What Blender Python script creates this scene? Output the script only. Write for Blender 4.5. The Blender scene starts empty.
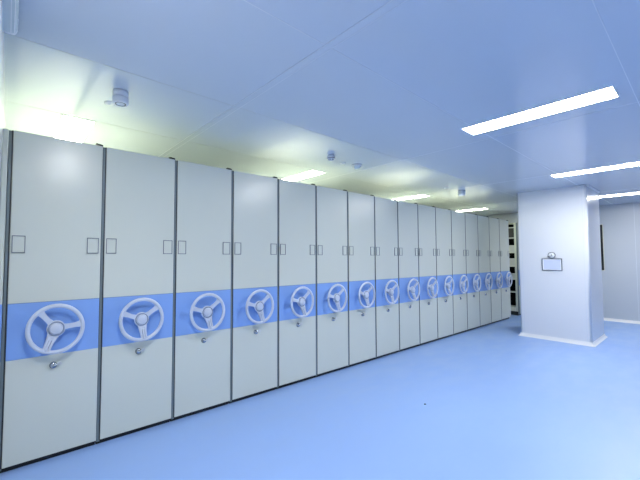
import bpy, bmesh, math, random
from mathutils import Vector, Matrix
random.seed(4)
C = bpy.context.scene.collection
PI = math.pi

# ------------------------------------------------------------------ materials
def mat(name, col, rough=.5, metal=0.0, emis=None, strength=0, spec=.5):
    m = bpy.data.materials.new(name); m.use_nodes = True
    b = m.node_tree.nodes['Principled BSDF']
    b.inputs['Base Color'].default_value = (*col, 1)
    b.inputs['Roughness'].default_value = rough
    b.inputs['Metallic'].default_value = metal
    b.inputs['Specular IOR Level'].default_value = spec
    if emis:
        b.inputs['Emission Color'].default_value = (*emis, 1)
        b.inputs['Emission Strength'].default_value = strength
    return m

def noise_bump(m, scale, strength, dist=.002, stretch=(1, 1, 1), col_amt=0, rough_rng=None):
    nt = m.node_tree; N = nt.nodes; L = nt.links; b = N['Principled BSDF']
    tc = N.new('ShaderNodeTexCoord'); mp = N.new('ShaderNodeMapping')
    mp.inputs['Scale'].default_value = stretch
    L.new(tc.outputs['Object'], mp.inputs['Vector'])
    nz = N.new('ShaderNodeTexNoise'); nz.inputs['Scale'].default_value = scale; nz.inputs['Detail'].default_value = 3
    L.new(mp.outputs['Vector'], nz.inputs['Vector'])
    if strength:
        bp = N.new('ShaderNodeBump'); bp.inputs['Strength'].default_value = strength; bp.inputs['Distance'].default_value = dist
        L.new(nz.outputs['Fac'], bp.inputs['Height']); L.new(bp.outputs['Normal'], b.inputs['Normal'])
    if col_amt:
        c = b.inputs['Base Color'].default_value[:3]
        mx = N.new('ShaderNodeMix'); mx.data_type = 'RGBA'
        mx.inputs['A'].default_value = (*[v*(1-col_amt) for v in c], 1)
        mx.inputs['B'].default_value = (*[min(1, v*(1+col_amt)) for v in c], 1)
        L.new(nz.outputs['Fac'], mx.inputs['Factor']); L.new(mx.outputs['Result'], b.inputs['Base Color'])
    if rough_rng:
        mr = N.new('ShaderNodeMapRange')
        mr.inputs['From Min'].default_value = .35; mr.inputs['From Max'].default_value = .65
        mr.inputs['To Min'].default_value = rough_rng[0]; mr.inputs['To Max'].default_value = rough_rng[1]
        L.new(nz.outputs['Fac'], mr.inputs['Value']); L.new(mr.outputs['Result'], b.inputs['Roughness'])
    return m

M = {}
M['panel'] = noise_bump(mat('cabinet_paint', (.63, .66, .565), .27), 260, .02, .0004)
M['band'] = noise_bump(mat('blue_band_paint', (.235, .40, .76), .22), 260, .02, .0004)
M['joint'] = mat('band_edge', (.10, .16, .30), .6)
M['top'] = mat('cabinet_top_paint', (.74, .75, .66), .45)
M['seal'] = mat('grey_rubber_seal', (.16, .20, .21), .5)
M['seal_dark'] = mat('dark_rubber', (.02, .024, .025), .5)
M['plinth'] = mat('black_plinth', (.006, .006, .007), .6)
M['wheel'] = mat('pale_grey_plastic', (.56, .61, .69), .30)
M['wheel_dark'] = mat('grey_plastic_slot', (.27, .32, .41), .5)
M['frame_metal'] = mat('grey_label_frame', (.15, .175, .195), .4)
M['card'] = mat('label_card', (.64, .68, .69), .5)
M['chrome'] = mat('chrome', (.42, .45, .47), .2, 1.0)
M['key_metal'] = mat('key_steel', (.62, .63, .58), .3, .6)
M['ceil'] = noise_bump(mat('coated_ceiling_panel', (.60, .66, .74), .17), 1.2, .03, .02)
M['wall'] = noise_bump(mat('coated_wall_panel', (.74, .76, .78), .20), 1.5, .04, .01)
M['end_wall'] = noise_bump(mat('grey_end_wall_panel', (.53, .57, .61), .25), 1.5, .03, .01)
M['caulk'] = mat('white_caulk', (.64, .68, .73), .4)
M['caulk_grey'] = mat('grey_caulk', (.48, .51, .55), .4)
M['cove'] = mat('white_pvc_cove', (.84, .84, .82), .4)
M['floor'] = noise_bump(mat('blue_epoxy_floor', (.30, .46, .79), .38), 2.2, .10, .004, (1, 2.4, 1), .05, (.30, .46))
M['lamp_frame'] = mat('white_lamp_frame', (.85, .87, .88), .4)
M['lamp'] = mat('lamp_diffuser', (.9, .9, .9), .5, 0, (1.0, .99, .97), 61)
M['lamp_soft'] = mat('lamp_diffuser_dimmer', (.9, .9, .9), .5, 0, (1.0, .99, .97), 52)
M['lamp_warm'] = mat('lamp_diffuser_greenish', (.9, .9, .9), .5, 0, (.97, 1.0, .78), 23)
M['detector'] = mat('detector_plastic', (.74, .78, .83), .45)
M['detector_white'] = mat('white_plastic', (.86, .88, .90), .4)
M['dark'] = mat('dark_grey', (.05, .055, .06), .5)
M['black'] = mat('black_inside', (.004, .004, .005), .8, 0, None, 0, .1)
M['frame'] = mat('dark_notice_frame', (.13, .15, .19), .4)
M['paper'] = mat('pale_lavender_paper', (.62, .68, .86), .6)
M['mount'] = mat('white_mount_card', (.84, .87, .90), .6)
M['glass_dark'] = mat('dark_window_glass', (.01, .012, .013), .12)
M['win_frame'] = mat('window_frame_paint', (.60, .60, .52), .4)
M['box'] = mat('pale_archive_box', (.50, .52, .50), .7)
M['box_dark'] = mat('dark_archive_box', (.05, .05, .045), .8)
M['clear'] = mat('pale_trunking', (.66, .73, .76), .3)

# ------------------------------------------------------------------ mesh helpers
def box(bm, x0, x1, y0, y1, z0, z1, mi=0, bevel=0):
    r = bmesh.ops.create_cube(bm, size=1)
    vs = r['verts']
    for v in vs:
        v.co = Vector((x0 + (v.co.x+.5)*(x1-x0), y0 + (v.co.y+.5)*(y1-y0), z0 + (v.co.z+.5)*(z1-z0)))
    fs = {f for v in vs for f in v.link_faces}
    for f in fs: f.material_index = mi
    if bevel:
        es = list({e for v in vs for e in v.link_edges})
        bmesh.ops.bevel(bm, geom=es, offset=bevel, segments=2, profile=.6, affect='EDGES')
    return vs

def lathe(bm, prof, n=32, mtx=None, mi=0):
    """revolve (r, h) about local Z; mtx places it"""
    rings = []
    for r, h in prof:
        if r < 1e-6: rings.append([bm.verts.new((0, 0, h))])
        else: rings.append([bm.verts.new((r*math.cos(2*PI*i/n), r*math.sin(2*PI*i/n), h)) for i in range(n)])
    for a, b in zip(rings, rings[1:]):
        for i in range(n):
            j = (i+1) % n
            if len(a) == 1: f = bm.faces.new((a[0], b[i], b[j]))
            elif len(b) == 1: f = bm.faces.new((a[i], a[j], b[0]))
            else: f = bm.faces.new((a[i], a[j], b[j], b[i]))
            f.material_index = mi; f.smooth = True
    if mtx is not None:
        for ring in rings:
            for v in ring: v.co = mtx @ v.co
    return rings

def torus(bm, R, ra, rb, n=64, k=14, mtx=None):
    vs = []
    for i in range(n):
        a = 2*PI*i/n; row = []
        for j in range(k):
            t = 2*PI*j/k
            rr = R + ra*math.cos(t)
            row.append(bm.verts.new((rr*math.cos(a), rr*math.sin(a), rb*math.sin(t))))
        vs.append(row)
    for i in range(n):
        for j in range(k):
            f = bm.faces.new((vs[i][j], vs[(i+1) % n][j], vs[(i+1) % n][(j+1) % k], vs[i][(j+1) % k])); f.smooth = True
    if mtx is not None:
        for row in vs:
            for v in row: v.co = mtx @ v.co

def prism(bm, pts, h0, h1, mtx=None, mi=0, bevel=0):
    """polygon pts (x,y) extruded local z h0..h1"""
    lo = [bm.verts.new((x, y, h0)) for x, y in pts]; hi = [bm.verts.new((x, y, h1)) for x, y in pts]
    fs = [bm.faces.new(lo[::-1]), bm.faces.new(hi)]
    n = len(pts)
    for i in range(n): fs.append(bm.faces.new((lo[i], lo[(i+1) % n], hi[(i+1) % n], hi[i])))
    for f in fs: f.material_index = mi
    vs = lo+hi
    if bevel:
        es = list({e for f in fs for e in f.edges if abs((e.verts[0].co-e.verts[1].co).z) < 1e-6 and e.verts[0].co.z > h1-1e-6})
        r = bmesh.ops.bevel(bm, geom=es, offset=bevel, segments=2, profile=.5, affect='EDGES')
        vs = list({v for v in vs if v.is_valid} | set(r['verts']))
    if mtx is not None:
        for v in vs: v.co = mtx @ v.co

def obj(name, bm, mats, parent=None):
    bmesh.ops.recalc_face_normals(bm, faces=bm.faces)
    me = bpy.data.meshes.new(name); bm.to_mesh(me); bm.free()
    for m in (mats if isinstance(mats, (list, tuple)) else [mats]): me.materials.append(M[m])
    o = bpy.data.objects.new(name, me); C.objects.link(o)
    if parent: o.parent = parent
    return o

def tag(o, label, cat, group=None):
    o['label'] = label; o['category'] = cat
    if group: o['group'] = group
    return o

def thing(name, label, cat, loc=(0, 0, 0), group=None):
    o = bpy.data.objects.new(name, None); C.objects.link(o); o.location = loc
    o.empty_display_size = .1
    return tag(o, label, cat, group)

def struct(name, bm, m, parent=None):
    o = obj(name, bm, m, parent)
    if not parent: o['kind'] = 'structure'
    return o

def B(*a, **k):
    bm = bmesh.new(); box(bm, *a, **k); return bm

def dup(root, loc, label=None, group=None):
    r = root.copy(); C.objects.link(r); r.location = loc
    if label: r['label'] = label
    if group: r['group'] = group
    for ch in list(root.children):
        c = ch.copy(); C.objects.link(c); c.parent = r
        for g in list(ch.children):
            d = g.copy(); C.objects.link(d); d.parent = c
    return r

# ------------------------------------------------------------------ measures (metres)
W = .5913; H = 2.35; ZB = .0427; Z0 = .7518; Z1 = 1.1404; ZC = 2.6831
XL = -.047; XE = 10.855; YB = 2.75; YF = -6.4
DEPTH = 2.25; HT = 2.23      # the bodies stand lower than their front panels
PX0, PX1, PY0, PY1 = 7.527, 8.579, -.7693, -1.7793      # pillar

# ------------------------------------------------------------------ the room
struct('floor', B(XL-.1, XE+.1, YF-.1, YB+.1, -.1, 0), 'floor')
struct('ceiling', B(XL-.1, XE+.1, YF-.1, YB+.1, ZC, ZC+.1), 'ceil')
struct('wall_left', B(XL-.1, XL, YF-.1, YB+.1, 0, ZC), 'wall')
struct('wall_back', B(XL, XE, YB, YB+.1, 0, ZC), 'wall')
struct('wall_front', B(XL, XE, YF-.1, YF, 0, ZC), 'wall')
# right end wall with an opening for the window
wy0, wy1, wz0, wz1 = -1.50, -.75, 1.15, 2.25
bm = bmesh.new()
box(bm, XE, XE+.1, YF, wy0, 0, ZC); box(bm, XE, XE+.1, wy1, YB, 0, ZC)
box(bm, XE, XE+.1, wy0, wy1, 0, wz0); box(bm, XE, XE+.1, wy0, wy1, wz1, ZC)
bmesh.ops.remove_doubles(bm, verts=bm.verts, dist=1e-5)
struct('wall_right', bm, 'end_wall')
bm = bmesh.new()
for y in (-2.02, -3.02, -.4): box(bm, XE-.0015, XE, y-.003, y+.003, .06, ZC)
k_joint = struct('panel_joint', bm, 'caulk', bpy.data.objects['wall_right'])
bm = bmesh.new()
t = .014
box(bm, XE-.004, XE+.10, wy0, wy0+t, wz0, wz1); box(bm, XE-.004, XE+.10, wy1-t, wy1, wz0, wz1)
box(bm, XE-.004, XE+.10, wy0+t, wy1-t, wz0, wz0+t); box(bm, XE-.004, XE+.10, wy0+t, wy1-t, wz1-t, wz1)
wf = struct('window_1', bm, 'win_frame')
struct('window_pane', B(XE+.035, XE+.045, wy0+t, wy1-t, wz0+t, wz1-t), 'glass_dark', wf)
struct('dark_outside_sheet', B(XE+.07, XE+.08, wy0+t, wy1-t, wz0+t, wz1-t), 'black', wf)  # black sheet behind the pane, standing in for the dark outside

# boxed pillar, rounded metal corners
bm = bmesh.new(); box(bm, PX0, PX1, PY1, PY0, 0, ZC)
es = [e for e in bm.edges if abs(e.verts[0].co.z-e.verts[1].co.z) > 1]
bmesh.ops.bevel(bm, geom=es, offset=.028, segments=5, profile=.5, affect='EDGES')
for f in bm.faces:
    if abs(f.normal.z) < .1: f.smooth = f.calc_area() < .2
pillar = struct('wall_pillar', bm, 'wall')
bm = bmesh.new()
for y in (PY0-.062, PY1+.062): box(bm, PX0-.0015, PX0, y-.0025, y+.0025, .06, ZC)
for x in (PX0+.062, PX1-.062): box(bm, x-.0025, x+.0025, PY1-.0015, PY1, .06, ZC)
struct('panel_joint', bm, 'caulk', pillar)

COVE = [(0, .062), (.004, .062), (.007, .045), (.013, .028), (.023, .014), (.037, .004), (.037, 0), (0, 0)]
def cove_loop(name, x0, x1, y0, y1):
    """concave skirting round a rectangle, outward offset o at height z"""
    bm = bmesh.new(); rings = []
    for o, z in COVE:
        rings.append([bm.verts.new(p) for p in ((x0-o, y0-o, z), (x1+o, y0-o, z), (x1+o, y1+o, z), (x0-o, y1+o, z))])
    for a, b in zip(rings, rings[1:]):
        for i in range(4): bm.faces.new((a[i], a[(i+1) % 4], b[(i+1) % 4], b[i]))
    return struct(name, bm, 'cove')
cove_loop('baseboard_pillar', PX0, PX1, PY1, PY0)
def cove_run(name, p, d, n, length):
    bm = bmesh.new(); p = Vector(p); d = Vector(d); n = Vector(n)
    a = [bm.verts.new(p + n*o + Vector((0, 0, z))) for o, z in COVE]
    b = [bm.verts.new(p + d*length + n*o + Vector((0, 0, z))) for o, z in COVE]
    for i in range(len(COVE)-1): bm.faces.new((a[i], a[i+1], b[i+1], b[i]))
    bm.faces.new(a); bm.faces.new(b[::-1])
    return struct(name, bm, 'cove')
cove_run('baseboard_right', (XE, YF, 0), (0, 1, 0), (-1, 0, 0), YB-YF)
cove_run('baseboard_front', (XL+.04, YF, 0), (1, 0, 0), (0, 1, 0), XE-XL-.08)
cove_run('baseboard_left', (XL, YF+.04, 0), (0, 1, 0), (1, 0, 0), -.15-(YF+.04))

# ceiling joints: beads of caulk between the ceiling panels, and one cover strip
k = 0
for y in (.392, -.656, -1.6806, -2.7233, -3.766, -4.81, 1.43, -5.85):
    k += 1; struct('trim_%d' % k, B(XL, XE, y-.0025, y+.0025, ZC-.0012, ZC), 'caulk_grey' if -1 < y < 1 else 'caulk')
for x in (3.83, 6.22, 8.62):
    k += 1; struct('trim_%d' % k, B(x-.0025, x+.0025, YF, YB, ZC-.0012, ZC), 'caulk')
bm = bmesh.new()
box(bm, 1.393, 1.446, YF, YB, ZC-.002, ZC); box(bm, 1.390, 1.395, YF, YB, ZC-.0028, ZC-.001, 1); box(bm, 1.4445, 1.448, YF, YB, ZC-.0026, ZC-.001, 1)
k += 1; struct('trim_%d' % k, bm, ['ceil', 'caulk'])
# small cove where the pillar meets the ceiling
bm = bmesh.new()
prism(bm, [(PY1, ZC-.022), (PY1-.006, ZC-.018), (PY1-.022, ZC-.004), (PY1-.022, ZC), (PY1, ZC)], PX0+.02, PX1-.02, Matrix(((0, 0, 1), (1, 0, 0), (0, 1, 0))).to_4x4())
k += 1; struct('trim_%d' % k, bm, 'cove')

# ------------------------------------------------------------------ ceiling lights
def ceiling_light(x, y, label, group, warm=False, soft=False):
    w, l = .265, 1.06
    t = thing('ceiling_light', label, 'light', (x, y, ZC), group)
    bm = bmesh.new(); f = .012
    for a in ((-w/2, w/2, -l/2, -l/2+f), (-w/2, w/2, l/2-f, l/2), (-w/2, -w/2+f, -l/2+f, l/2-f), (w/2-f, w/2, -l/2+f, l/2-f)):
        box(bm, *a, -.006, 0)
    obj('frame', bm, 'lamp_frame', t)
    obj('diffuser', B(-w/2+f, w/2-f, -l/2+f, l/2-f, -.004, 0), 'lamp_warm' if warm else 'lamp_soft' if soft else 'lamp', t)
    return t
GA = 'recessed lights over the open floor'; GB = 'recessed lights above the shelving'
for x, lab in ((.54, 'white panel light over the floor at the left wall, nearest above the camera'),
               (3.45, 'long bright panel light in the ceiling, the largest, nearest over the open floor'),
               (6.36, 'bright panel light in the ceiling in front of the boxed pillar'),
               (9.25, 'bright panel light in the ceiling behind the pillar, near the end wall')):
    ceiling_light(x, -2.12, lab, GA, soft=x > 9 or x < 1)
for x, lab in ((.46, 'greenish white panel light above the first two shelving units at the left'),
               (3.41, 'greenish white panel light above the fifth and sixth shelving units'),
               (6.36, 'greenish white panel light above the middle of the far half of the shelving row'),
               (9.25, 'greenish white panel light above the far right end of the shelving row')):
    ceiling_light(x, .93, lab, GB, True)
# ------------------------------------------------------------------ mobile shelving units
OFF = -.014
GAP = .026            # rubber seal strip at the left edge of each unit
def front_panel_bm(x0, x1, z0, z1, y0=0, y1=.03, bev=.006):
    """sheet panel with softly rounded vertical edges"""
    bm = bmesh.new(); box(bm, x0, x1, y0, y1, z0, z1)
    es = [e for e in bm.edges if abs(e.verts[0].co.z-e.verts[1].co.z) > .05 and min(e.verts[0].co.y, e.verts[1].co.y) < y0+1e-5]
    bmesh.ops.bevel(bm, geom=es, offset=bev, segments=3, profile=.5, affect='EDGES')
    return bm

def add_front(t, x0, x1):
    obj('upper_panel', front_panel_bm(x0, x1, Z1, H), 'panel', t)
    obj('blue_band', front_panel_bm(x0, x1, Z0+.001, Z1-.003), 'band', t)['label'] = 'blue band across the panel'
    obj('lower_panel', front_panel_bm(x0, x1, ZB, Z0), 'panel', t)
    obj('band_edge', B(x0+.004, x1-.004, .001, .02, Z1-.003, Z1), 'joint', t)

def wheel_mtx(c, ang):
    # local x -> world x, local y -> world z, local z -> towards the room (-y)
    m = Matrix(((1, 0, 0), (0, 0, -1), (0, 1, 0))).to_4x4()
    return Matrix.Translation(c) @ m @ Matrix.Rotation(ang, 4, 'Z')

def dish(bm):
    # the spokes rise from the recessed hub to the rim
    for v in bm.verts:
        rr = math.hypot(v.co.x, v.co.z)
        v.co.y -= .014*min(1, max(0, (rr-.05)/.11))

def add_wheel(t):
    """hand wheel meshes are built about the wheel's own axis so each copy can be turned"""
    def own(ang=0): return wheel_mtx(Vector((0, 0, 0)), ang)
    bm = bmesh.new(); torus(bm, .1645, .0145, .0125, 72, 14, own())
    w = obj('hand_wheel', bm, 'wheel', t)
    w.location = (.303, -.078, .949)
    bm = bmesh.new()
    DZ = -.014
    own0 = own
    def own(ang=0): return own0(ang) @ Matrix.Translation((0, 0, DZ))
    lathe(bm, [(.0, -.061), (.022, -.061), (.022, -.03), (.05, -.022), (.0575, -.012), (.0575, .004), (.054, .008), (.044, .009)], 40, own())
    obj('hub', bm, 'wheel', w)
    bm = bmesh.new()
    lathe(bm, [(.043, .006), (.043, .009), (.040, .016), (.034, .021), (.030, .021), (.026, .0235), (0, .0255)], 40, own())
    obj('hub_cap', bm, 'wheel', w)
    bm = bmesh.new()
    lathe(bm, [(.0440, .004), (.0440, .0096), (.0525, .0096), (.0525, .004)], 40, own())
    obj('hub_groove', bm, 'wheel_dark', w)
    for a in (PI/2+2*PI/3-PI, PI/2-2*PI/3+PI):     # two plain spokes at +-120 deg from the grip spoke (grip points to local -y)
        bm = bmesh.new()
        # tapered spoke along +x, flared towards the rim
        pts = [(.045, -.022), (.075, -.0165), (.115, -.014), (.135, -.0175), (.152, -.024), (.163, -.024),
               (.163, .024), (.152, .024), (.135, .0175), (.115, .014), (.075, .0165), (.045, .022)]
        prism(bm, pts, -.009, .005, own(a), 0, .003)
        prism(bm, [(.126, -.010), (.152, -.014), (.152, .014), (.126, .010)], .004, .0065, own(a), 0, .001)
        dish(bm)
        obj('spoke', bm, 'wheel', w)
    bm = bmesh.new(); a = -PI/2
    pts = [(.036, -.041), (.060, -.033), (.100, -.026), (.150, -.022), (.164, -.024), (.164, .024), (.150, .022), (.100, .026), (.060, .033), (.036, .041)]
    prism(bm, pts, -.010, .004, own(a), 0, .003)
    for s in (-1, 1):
        prism(bm, [(.062, s*.0125), (.152, s*.0115), (.152, s*.0195), (.062, s*.025)][::s], .003, .009, own(a), 0, .0015)
    dish(bm)
    obj('grip_spoke', bm, 'wheel', w)
    bm = bmesh.new()
    prism(bm, [(.066, -.0105), (.156, -.0095), (.156, .0095), (.066, .0105)], .003, .0046, own(a))
    dish(bm)
    obj('grip_slot', bm, 'wheel_dark', w)
    bm = bmesh.new()
    mt = own(a) @ Matrix.Translation((.075, -.002, .0085)) @ Matrix.Rotation(PI/2, 4, 'Y')
    lathe(bm, [(0, 0), (.005, 0), (.007, .004), (.007, .055), (.0095, .066), (.0095, .078), (.007, .084), (0, .084)], 16, mt)
    dish(bm)
    obj('folding_grip', bm, 'wheel', w)
    return w

def add_lock(t):
    mt = wheel_mtx(Vector((.298, 0, .677)), 0)
    bm = bmesh.new()
    lathe(bm, [(0, 0), (.024, 0), (.024, .005), (.019, .007), (.019, .020), (.017, .023), (0, .023)], 28, mt)
    lk = obj('lock', bm, 'chrome', t)
    bm = bmesh.new()
    mt2 = mt @ Matrix.Rotation(math.radians(14), 4, 'Z')
    prism(bm, [(-.004, -.0035), (.024, -.0035), (.026, -.010), (.034, -.0125), (.046, -.0115), (.052, -.004), (.052, .004), (.046, .0115), (.034, .0125), (.026, .010), (.024, .0035), (-.004, .0035)], .0205, .0265, mt2, 0, .001)
    obj('key', bm, 'key_metal', lk)

def add_label_frame(t, x0, x1, z0=1.490, z1=1.612):
    bm = bmesh.new(); b = .0045
    for a in ((x0, x1, z0, z0+b+.001), (x0, x1, z1-b-.001, z1), (x0, x0+b, z0+b, z1-b), (x1-b, x1, z0+b, z1-b)):
        box(bm, a[0], a[1], -.007, .001, a[2], a[3])
    f = obj('label_frame', bm, 'frame_metal', t)
    obj('label_card', B(x0+b, x1-b, -.003, .001, z0+b, z1-b), 'panel', f)

ORD = ['first', 'second', 'third', 'fourth', 'fifth', 'sixth', 'seventh', 'eighth', 'ninth', 'tenth', 'eleventh', 'twelfth', 'thirteenth', 'fourteenth', 'fifteenth', 'sixteenth']
def unit_label(i):
    if i == 0: return 'first mobile shelving unit from the left wall, its wheel turned with one spoke level'
    if i == 15: return 'last mobile shelving unit of the closed row, sixteenth, beside the open aisle'
    return 'pale grey mobile shelving unit with blue band and hand wheel, %s from the left wall' % ORD[i]
UG = 'mobile shelving units in the closed row'
def unit_shell(t):
    x0, x1 = GAP, W-.001
    add_front(t, x0, x1)
    obj('edge_seal', front_panel_bm(.0005, GAP-.0005, ZB-.015, H-.004, .006, .03, .008), 'seal', t)
    bm = bmesh.new(); box(bm, GAP-.008, GAP-.0005, .004, .03, ZB, H-.002)
    obj('seal_lip', bm, 'seal_dark', t)
    obj('plinth', B(.004, W-.004, .035, DEPTH-.02, 0, .10), 'plinth', t)
    # wedge shaped bumper standing on the top edge at the right
    bm = bmesh.new()
    prism(bm, [(W-.050, H+.018), (W-.050, H+.012), (W-.012, H), (W-.001, H), (W-.001, H+.010), (W-.010, H+.014)], 0, .03,
          Matrix(((1, 0, 0), (0, 0, 1), (0, 1, 0))).to_4x4())
    obj('top_bumper', bm, 'seal_dark', t)

unit = thing('mobile_shelving_unit', unit_label(0), 'shelving unit', (OFF, 0, 0), UG)
unit_shell(unit)
bm = bmesh.new(); box(bm, GAP+.004, W-.035, .03, DEPTH, .10, HT-.012)
obj('carcass', bm, 'panel', unit)
obj('top_cover', B(GAP+.002, W-.033, .03, DEPTH+.004, HT-.012, HT-.002), 'top', unit)
add_label_frame(unit, .037, .112); add_label_frame(unit, .494, .574)
add_wheel(unit); add_lock(unit)
turn = [math.radians(a) for a in (-22, 7, 12, 14, 16, 14, 13, 12, 15, 12, 14, 10, 14, 12, 15, 12)]
units = [unit]
for i in range(1, 16):
    units.append(dup(unit, (i*W+OFF, 0, 0), unit_label(i)))
for i, u in enumerate(units):
    for c in u.children:
        if c.name.startswith('hand_wheel'): c.rotation_euler = (0, -turn[i], 0)

# fixed end strip between the left wall and the first unit
e = thing('end_panel', 'narrow grey fixed end panel with a blue band between left wall and first shelving unit', 'panel', (XL, 0, 0))
obj('upper_panel', front_panel_bm(.001, .032, Z1, H), 'panel', e)
obj('blue_band', front_panel_bm(.001, .032, Z0, Z1), 'band', e)
obj('lower_panel', front_panel_bm(.001, .032, 0, Z0), 'panel', e)
obj('carcass', B(.001, .032, .03, DEPTH, 0, HT-.01), 'panel', e)

# the unit beyond the open aisle: its shelves face the gap
XS = 10.045
s = thing('mobile_shelving_unit', 'separate shelving unit beyond the open aisle, shelves showing, half hidden by the pillar', 'shelving unit', (XS, 0, 0), 'shelving unit beyond the aisle')
unit_shell(s)
obj('top_cover', B(.01, W-.003, .03, DEPTH, H-.012, H-.002), 'top', s)
ys = (.0301, .75, 1.47, DEPTH-.06)
for y in ys:
    obj('upright', B(.004, W-.01, y, y+.045, .10, H-.012), 'panel', s)
SH = (.215, .59, .92, 1.25, 1.60, 1.975, 2.24)
for z in SH:
    obj('shelf', B(.006, W-.012, .076, DEPTH-.06, z-.022, z), 'panel', s)
obj('dark_cell_sheet', B(W*.5-.005, W*.5+.005, .086, DEPTH-.06, .10, H-.02), 'black', s)  # black sheet added for the dark depth and dark contents of the cells
obj('base_beam', B(.004, W-.01, .086, DEPTH-.06, .10, .19), 'top', s)
# boxes on its shelves
for z, h, m, lab in ((1.60, .175, 'box', 'pale'), (1.25, .19, 'box', 'pale'), (.92, .13, 'box', 'pale')):
    nm = {1.60: 'upper', 1.25: 'middle', .92: 'lower'}[z]
    for j in range(2):
        y = .0770 + j*.33
        b = thing('archive_box', '%s archive box on the %s box shelf beyond the aisle%s' % (lab, nm, ', nearest the open floor' if j == 0 else ', behind the front one'), 'box', (XS+.02, y, z), 'archive boxes on the shelves beyond the aisle')
        obj('body', B(0, .25, 0, .31, 0, h-.03), m, b)
        obj('lid', B(-.004, .254, -.001, .314, h-.03, h), m, b)
for z in (1.975,):
    for j in range(3):
        b = tag(obj('document_case', B(XS+.02, XS+.26, .089+j*.085, .170+j*.085, z, z+.235), 'box_dark'),
                'dark document case on the top shelf beyond the aisle, %s from the front' % ORD[j], 'case', 'dark document cases on the top shelf')

# ------------------------------------------------------------------ things on the ceiling
def detector_tall(x, y, label):
    t = thing('smoke_detector', label, 'detector', (x, y, ZC), 'smoke detectors on the ceiling')
    bm = bmesh.new(); lathe(bm, [(0, 0), (.054, 0), (.054, -.042), (.052, -.043), (0, -.043)], 40); obj('base', bm, 'detector', t)
    bm = bmesh.new(); lathe(bm, [(0, -.043), (.047, -.043), (.047, -.045), (0, -.045)], 40); obj('groove', bm, 'dark', t)
    bm = bmesh.new(); lathe(bm, [(0, -.045), (.0545, -.045), (.0545, -.086), (.051, -.090), (.043, -.091)], 40); obj('body', bm, 'detector', t)
    bm = bmesh.new(); lathe(bm, [(.0535, -.086), (.0530, -.095), (.043, -.097), (.039, -.093), (0, -.093)], 40); obj('lens_ring', bm, 'detector_white', t)
    bm = bmesh.new(); lathe(bm, [(.037, -.0925), (.037, -.0945), (.030, -.0945), (.030, -.0925)], 40); obj('sensor_gap', bm, 'dark', t)
    return t
detector_tall(.620, -.340, 'grey cylindrical smoke detector above the first two shelving units, nearest of the ceiling detectors')
t = thing('smoke_detector', 'small domed smoke detector with dark vents above the fifth and sixth shelving units', 'detector', (2.985, -.225, ZC), 'smoke detectors on the ceiling')
bm = bmesh.new(); lathe(bm, [(0, 0), (.040, 0), (.042, -.012), (.048, -.018), (.050, -.034), (.046, -.044), (.038, -.047), (0, -.047)], 36); obj('base', bm, 'detector', t)
bm = bmesh.new(); lathe(bm, [(.047, -.035), (.0508, -.036), (.0485, -.041), (.044, -.043)], 36); obj('groove', bm, 'dark', t)
bm = bmesh.new(); lathe(bm, [(0, -.047), (.034, -.047), (.032, -.062), (.026, -.066), (0, -.067)], 36); obj('sensor_head', bm, 'detector', t)
for j in range(7):
    a = 2*PI*j/7
    bm = bmesh.new(); box(bm, .028, .0342, -.007, .007, -.060, -.051)
    bmesh.ops.rotate(bm, verts=bm.verts, cent=(0, 0, 0), matrix=Matrix.Rotation(a, 3, 'Z')); obj('vent', bm, 'dark', t)
t = thing('smoke_detector', 'small bluish cylinder detector on the ceiling above the far units, before the pillar', 'detector', (6.42, -.235, ZC), 'smoke detectors on the ceiling')
bm = bmesh.new(); lathe(bm, [(0, 0), (.060, 0), (.060, -.05), (.058, -.052), (0, -.052)], 32); obj('base', bm, 'detector', t)
bm = bmesh.new(); lathe(bm, [(0, -.053), (.061, -.053), (.061, -.085), (.052, -.096), (0, -.098)], 32); obj('body', bm, 'detector', t)
for (x, y, lab) in ((.597, -.085, 'tiny flush ceiling cap beside the nearest grey detector'), (3.35, -.085, 'tiny flush ceiling cap between the domed detector and the white dome'), (5.97, -.17, 'tiny flush ceiling cap left of the far bluish detector')):
    bm = bmesh.new(); lathe(bm, [(0, 0), (.036, 0), (.038, -.004), (.030, -.008), (0, -.009)], 28)
    c = thing('sprinkler_cover', lab, 'ceiling cap', (x, y, ZC), 'flush caps on the ceiling'); obj('plate', bm, 'detector_white', c)
    bm = bmesh.new(); lathe(bm, [(.012, -.0085), (.012, -.011), (0, -.012)], 20); obj('sensor_tip', bm, 'detector', c)
t = thing('dome_camera', 'small white dome fitting on the ceiling beside the domed smoke detector', 'dome', (3.56, -.15, ZC))
bm = bmesh.new(); lathe(bm, [(0, 0), (.062, 0), (.062, -.014), (.057, -.020), (.048, -.021)], 36); obj('base', bm, 'detector_white', t)
bm = bmesh.new(); lathe(bm, [(.049, -.020)] + [(.049*math.cos(a), -.020-.040*math.sin(a)) for a in [PI/2*q/8 for q in range(1, 9)]], 36); obj('dome', bm, 'clear', t)

# white trunking high on the left wall
t = thing('wall_trunking', 'white rounded fitting on the left wall under the ceiling, cut by the picture edge', 'trunking', (XL, -.86, 2.62))
bm = bmesh.new()
prof = [(0, .052), (0, -.030), (.017, -.034), (.041, -.032), (.051, -.024), (.057, -.008), (.059, .052)]
prism(bm, prof, 0, 1.6, Matrix(((1, 0, 0), (0, 0, -1), (0, 1, 0))).to_4x4(), 0, 0)
obj('body', bm, 'clear', t)
bm = bmesh.new()
prism(bm, [(x*1.03, z*1.03 if z < 0 else z) for x, z in prof], -.012, .004, Matrix(((1, 0, 0), (0, 0, -1), (0, 1, 0))).to_4x4(), 0, 0)
obj('end_cap', bm, 'detector_white', t)
for xo in (.030, .044):
    obj('rib', B(xo, xo+.004, -1.6, 0, -.0375, -.030), 'detector_white', t)

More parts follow.
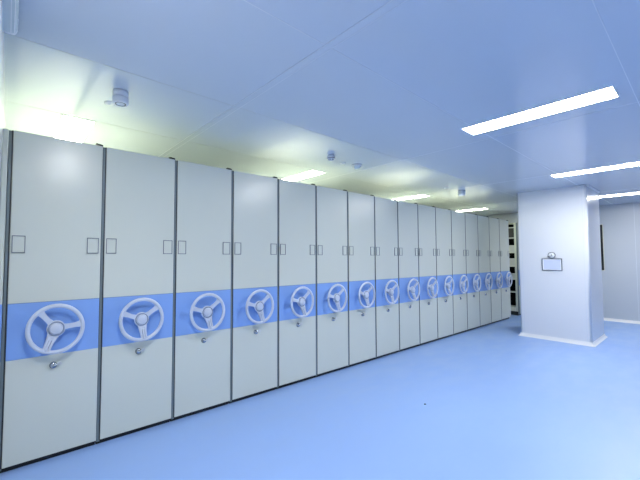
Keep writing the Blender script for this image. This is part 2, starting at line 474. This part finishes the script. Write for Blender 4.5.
# ------------------------------------------------------------------ things on the pillar
nx = PX0
t = thing('notice_frame', 'dark framed notice with a pale lavender sheet on the boxed pillar', 'notice', (nx, -1.277, 1.335))
w2, h2, b = .147, .108, .013
bm = bmesh.new()
for a in ((-w2, w2, -h2, -h2+b), (-w2, w2, h2-b, h2), (-w2, -w2+b, -h2+b, h2-b), (w2-b, w2, -h2+b, h2-b)):
    box(bm, -.014, 0, a[0], a[1], a[2], a[3], 0, .002)
obj('frame', bm, 'frame', t)
obj('mount', B(-.006, 0, -w2+b, w2-b, -h2+b, h2-b), 'mount', t)
obj('sheet', B(-.0075, -.005, -w2+.028, w2-.028, -h2+.024, h2-.026), 'paper', t)
t = thing('dial_gauge', 'small round white dial gauge on the pillar just above the framed notice', 'gauge', (nx, -1.279, 1.500))
RX = Matrix.Rotation(-PI/2, 4, 'Y')
bm = bmesh.new(); lathe(bm, [(0, 0), (.056, 0), (.056, .018), (.053, .021), (.047, .021), (.046, .016)], 40, RX); obj('bezel', bm, 'frame_metal', t)
bm = bmesh.new(); lathe(bm, [(.047, .014), (.047, .016), (0, .016)], 40, RX); obj('dial', bm, 'mount', t)
bm = bmesh.new()
for a in (-28, 28):
    r = bmesh.ops.create_cube(bm, size=1)
    for v in r['verts']:
        v.co = Matrix.Rotation(math.radians(a), 3, 'X') @ Vector((v.co.x*.002-.0170, v.co.y*.005, v.co.z*.030-.012)) + Vector((0, 0, .012))
obj('pointer', bm, 'frame', t)
bm = bmesh.new(); lathe(bm, [(0, .0165), (.005, .0165), (.005, .020), (0, .020)], 16, RX); obj('pin', bm, 'frame', t)

# a chip of dirt on the floor
bm = bmesh.new(); bmesh.ops.create_icosphere(bm, subdivisions=2, radius=1)
for v in bm.verts:
    q = 1+.25*random.uniform(-1, 1); v.co = Vector((v.co.x*.011*q, v.co.y*.007*q, max(0, .004+v.co.z*.005*q)))
o = tag(obj('dark_chip', bm, 'dark'), 'tiny dark chip lying on the open blue floor', 'chip'); o.location = (3.271, -1.207, 0); o.rotation_euler = (0, 0, -.7)

# ------------------------------------------------------------------ camera and view
f, cx, cy, yaw, pit, roll = 342.339, 284.5067, 242.2712, .891, .0449, .0001
cam = bpy.data.cameras.new('camera'); co = bpy.data.objects.new('camera', cam); C.objects.link(co)
cam.sensor_fit = 'HORIZONTAL'; cam.sensor_width = 36; cam.lens = f*36/640
cam.shift_x = (320-cx)/640; cam.shift_y = (cy-240)/640
cam.clip_start = .01
F = Vector((math.cos(yaw)*math.cos(pit), math.sin(yaw)*math.cos(pit), math.sin(pit)))
co.location = (.0033, -3.0281, 1.4576)
co.rotation_euler = F.to_track_quat('-Z', 'Y').to_euler()
sc = bpy.context.scene; sc.camera = co
w = bpy.data.worlds.new('world'); sc.world = w; w.use_nodes = True
w.node_tree.nodes['Background'].inputs['Color'].default_value = (.02, .02, .02, 1)
v = sc.view_settings
v.view_transform = 'Standard'; v.look = 'None'; v.gamma = 1; v.use_curve_mapping = False; v.exposure = .05
sc.cycles.max_bounces = 14; sc.cycles.diffuse_bounces = 8; sc.cycles.glossy_bounces = 6
sc.cycles.use_denoising = True
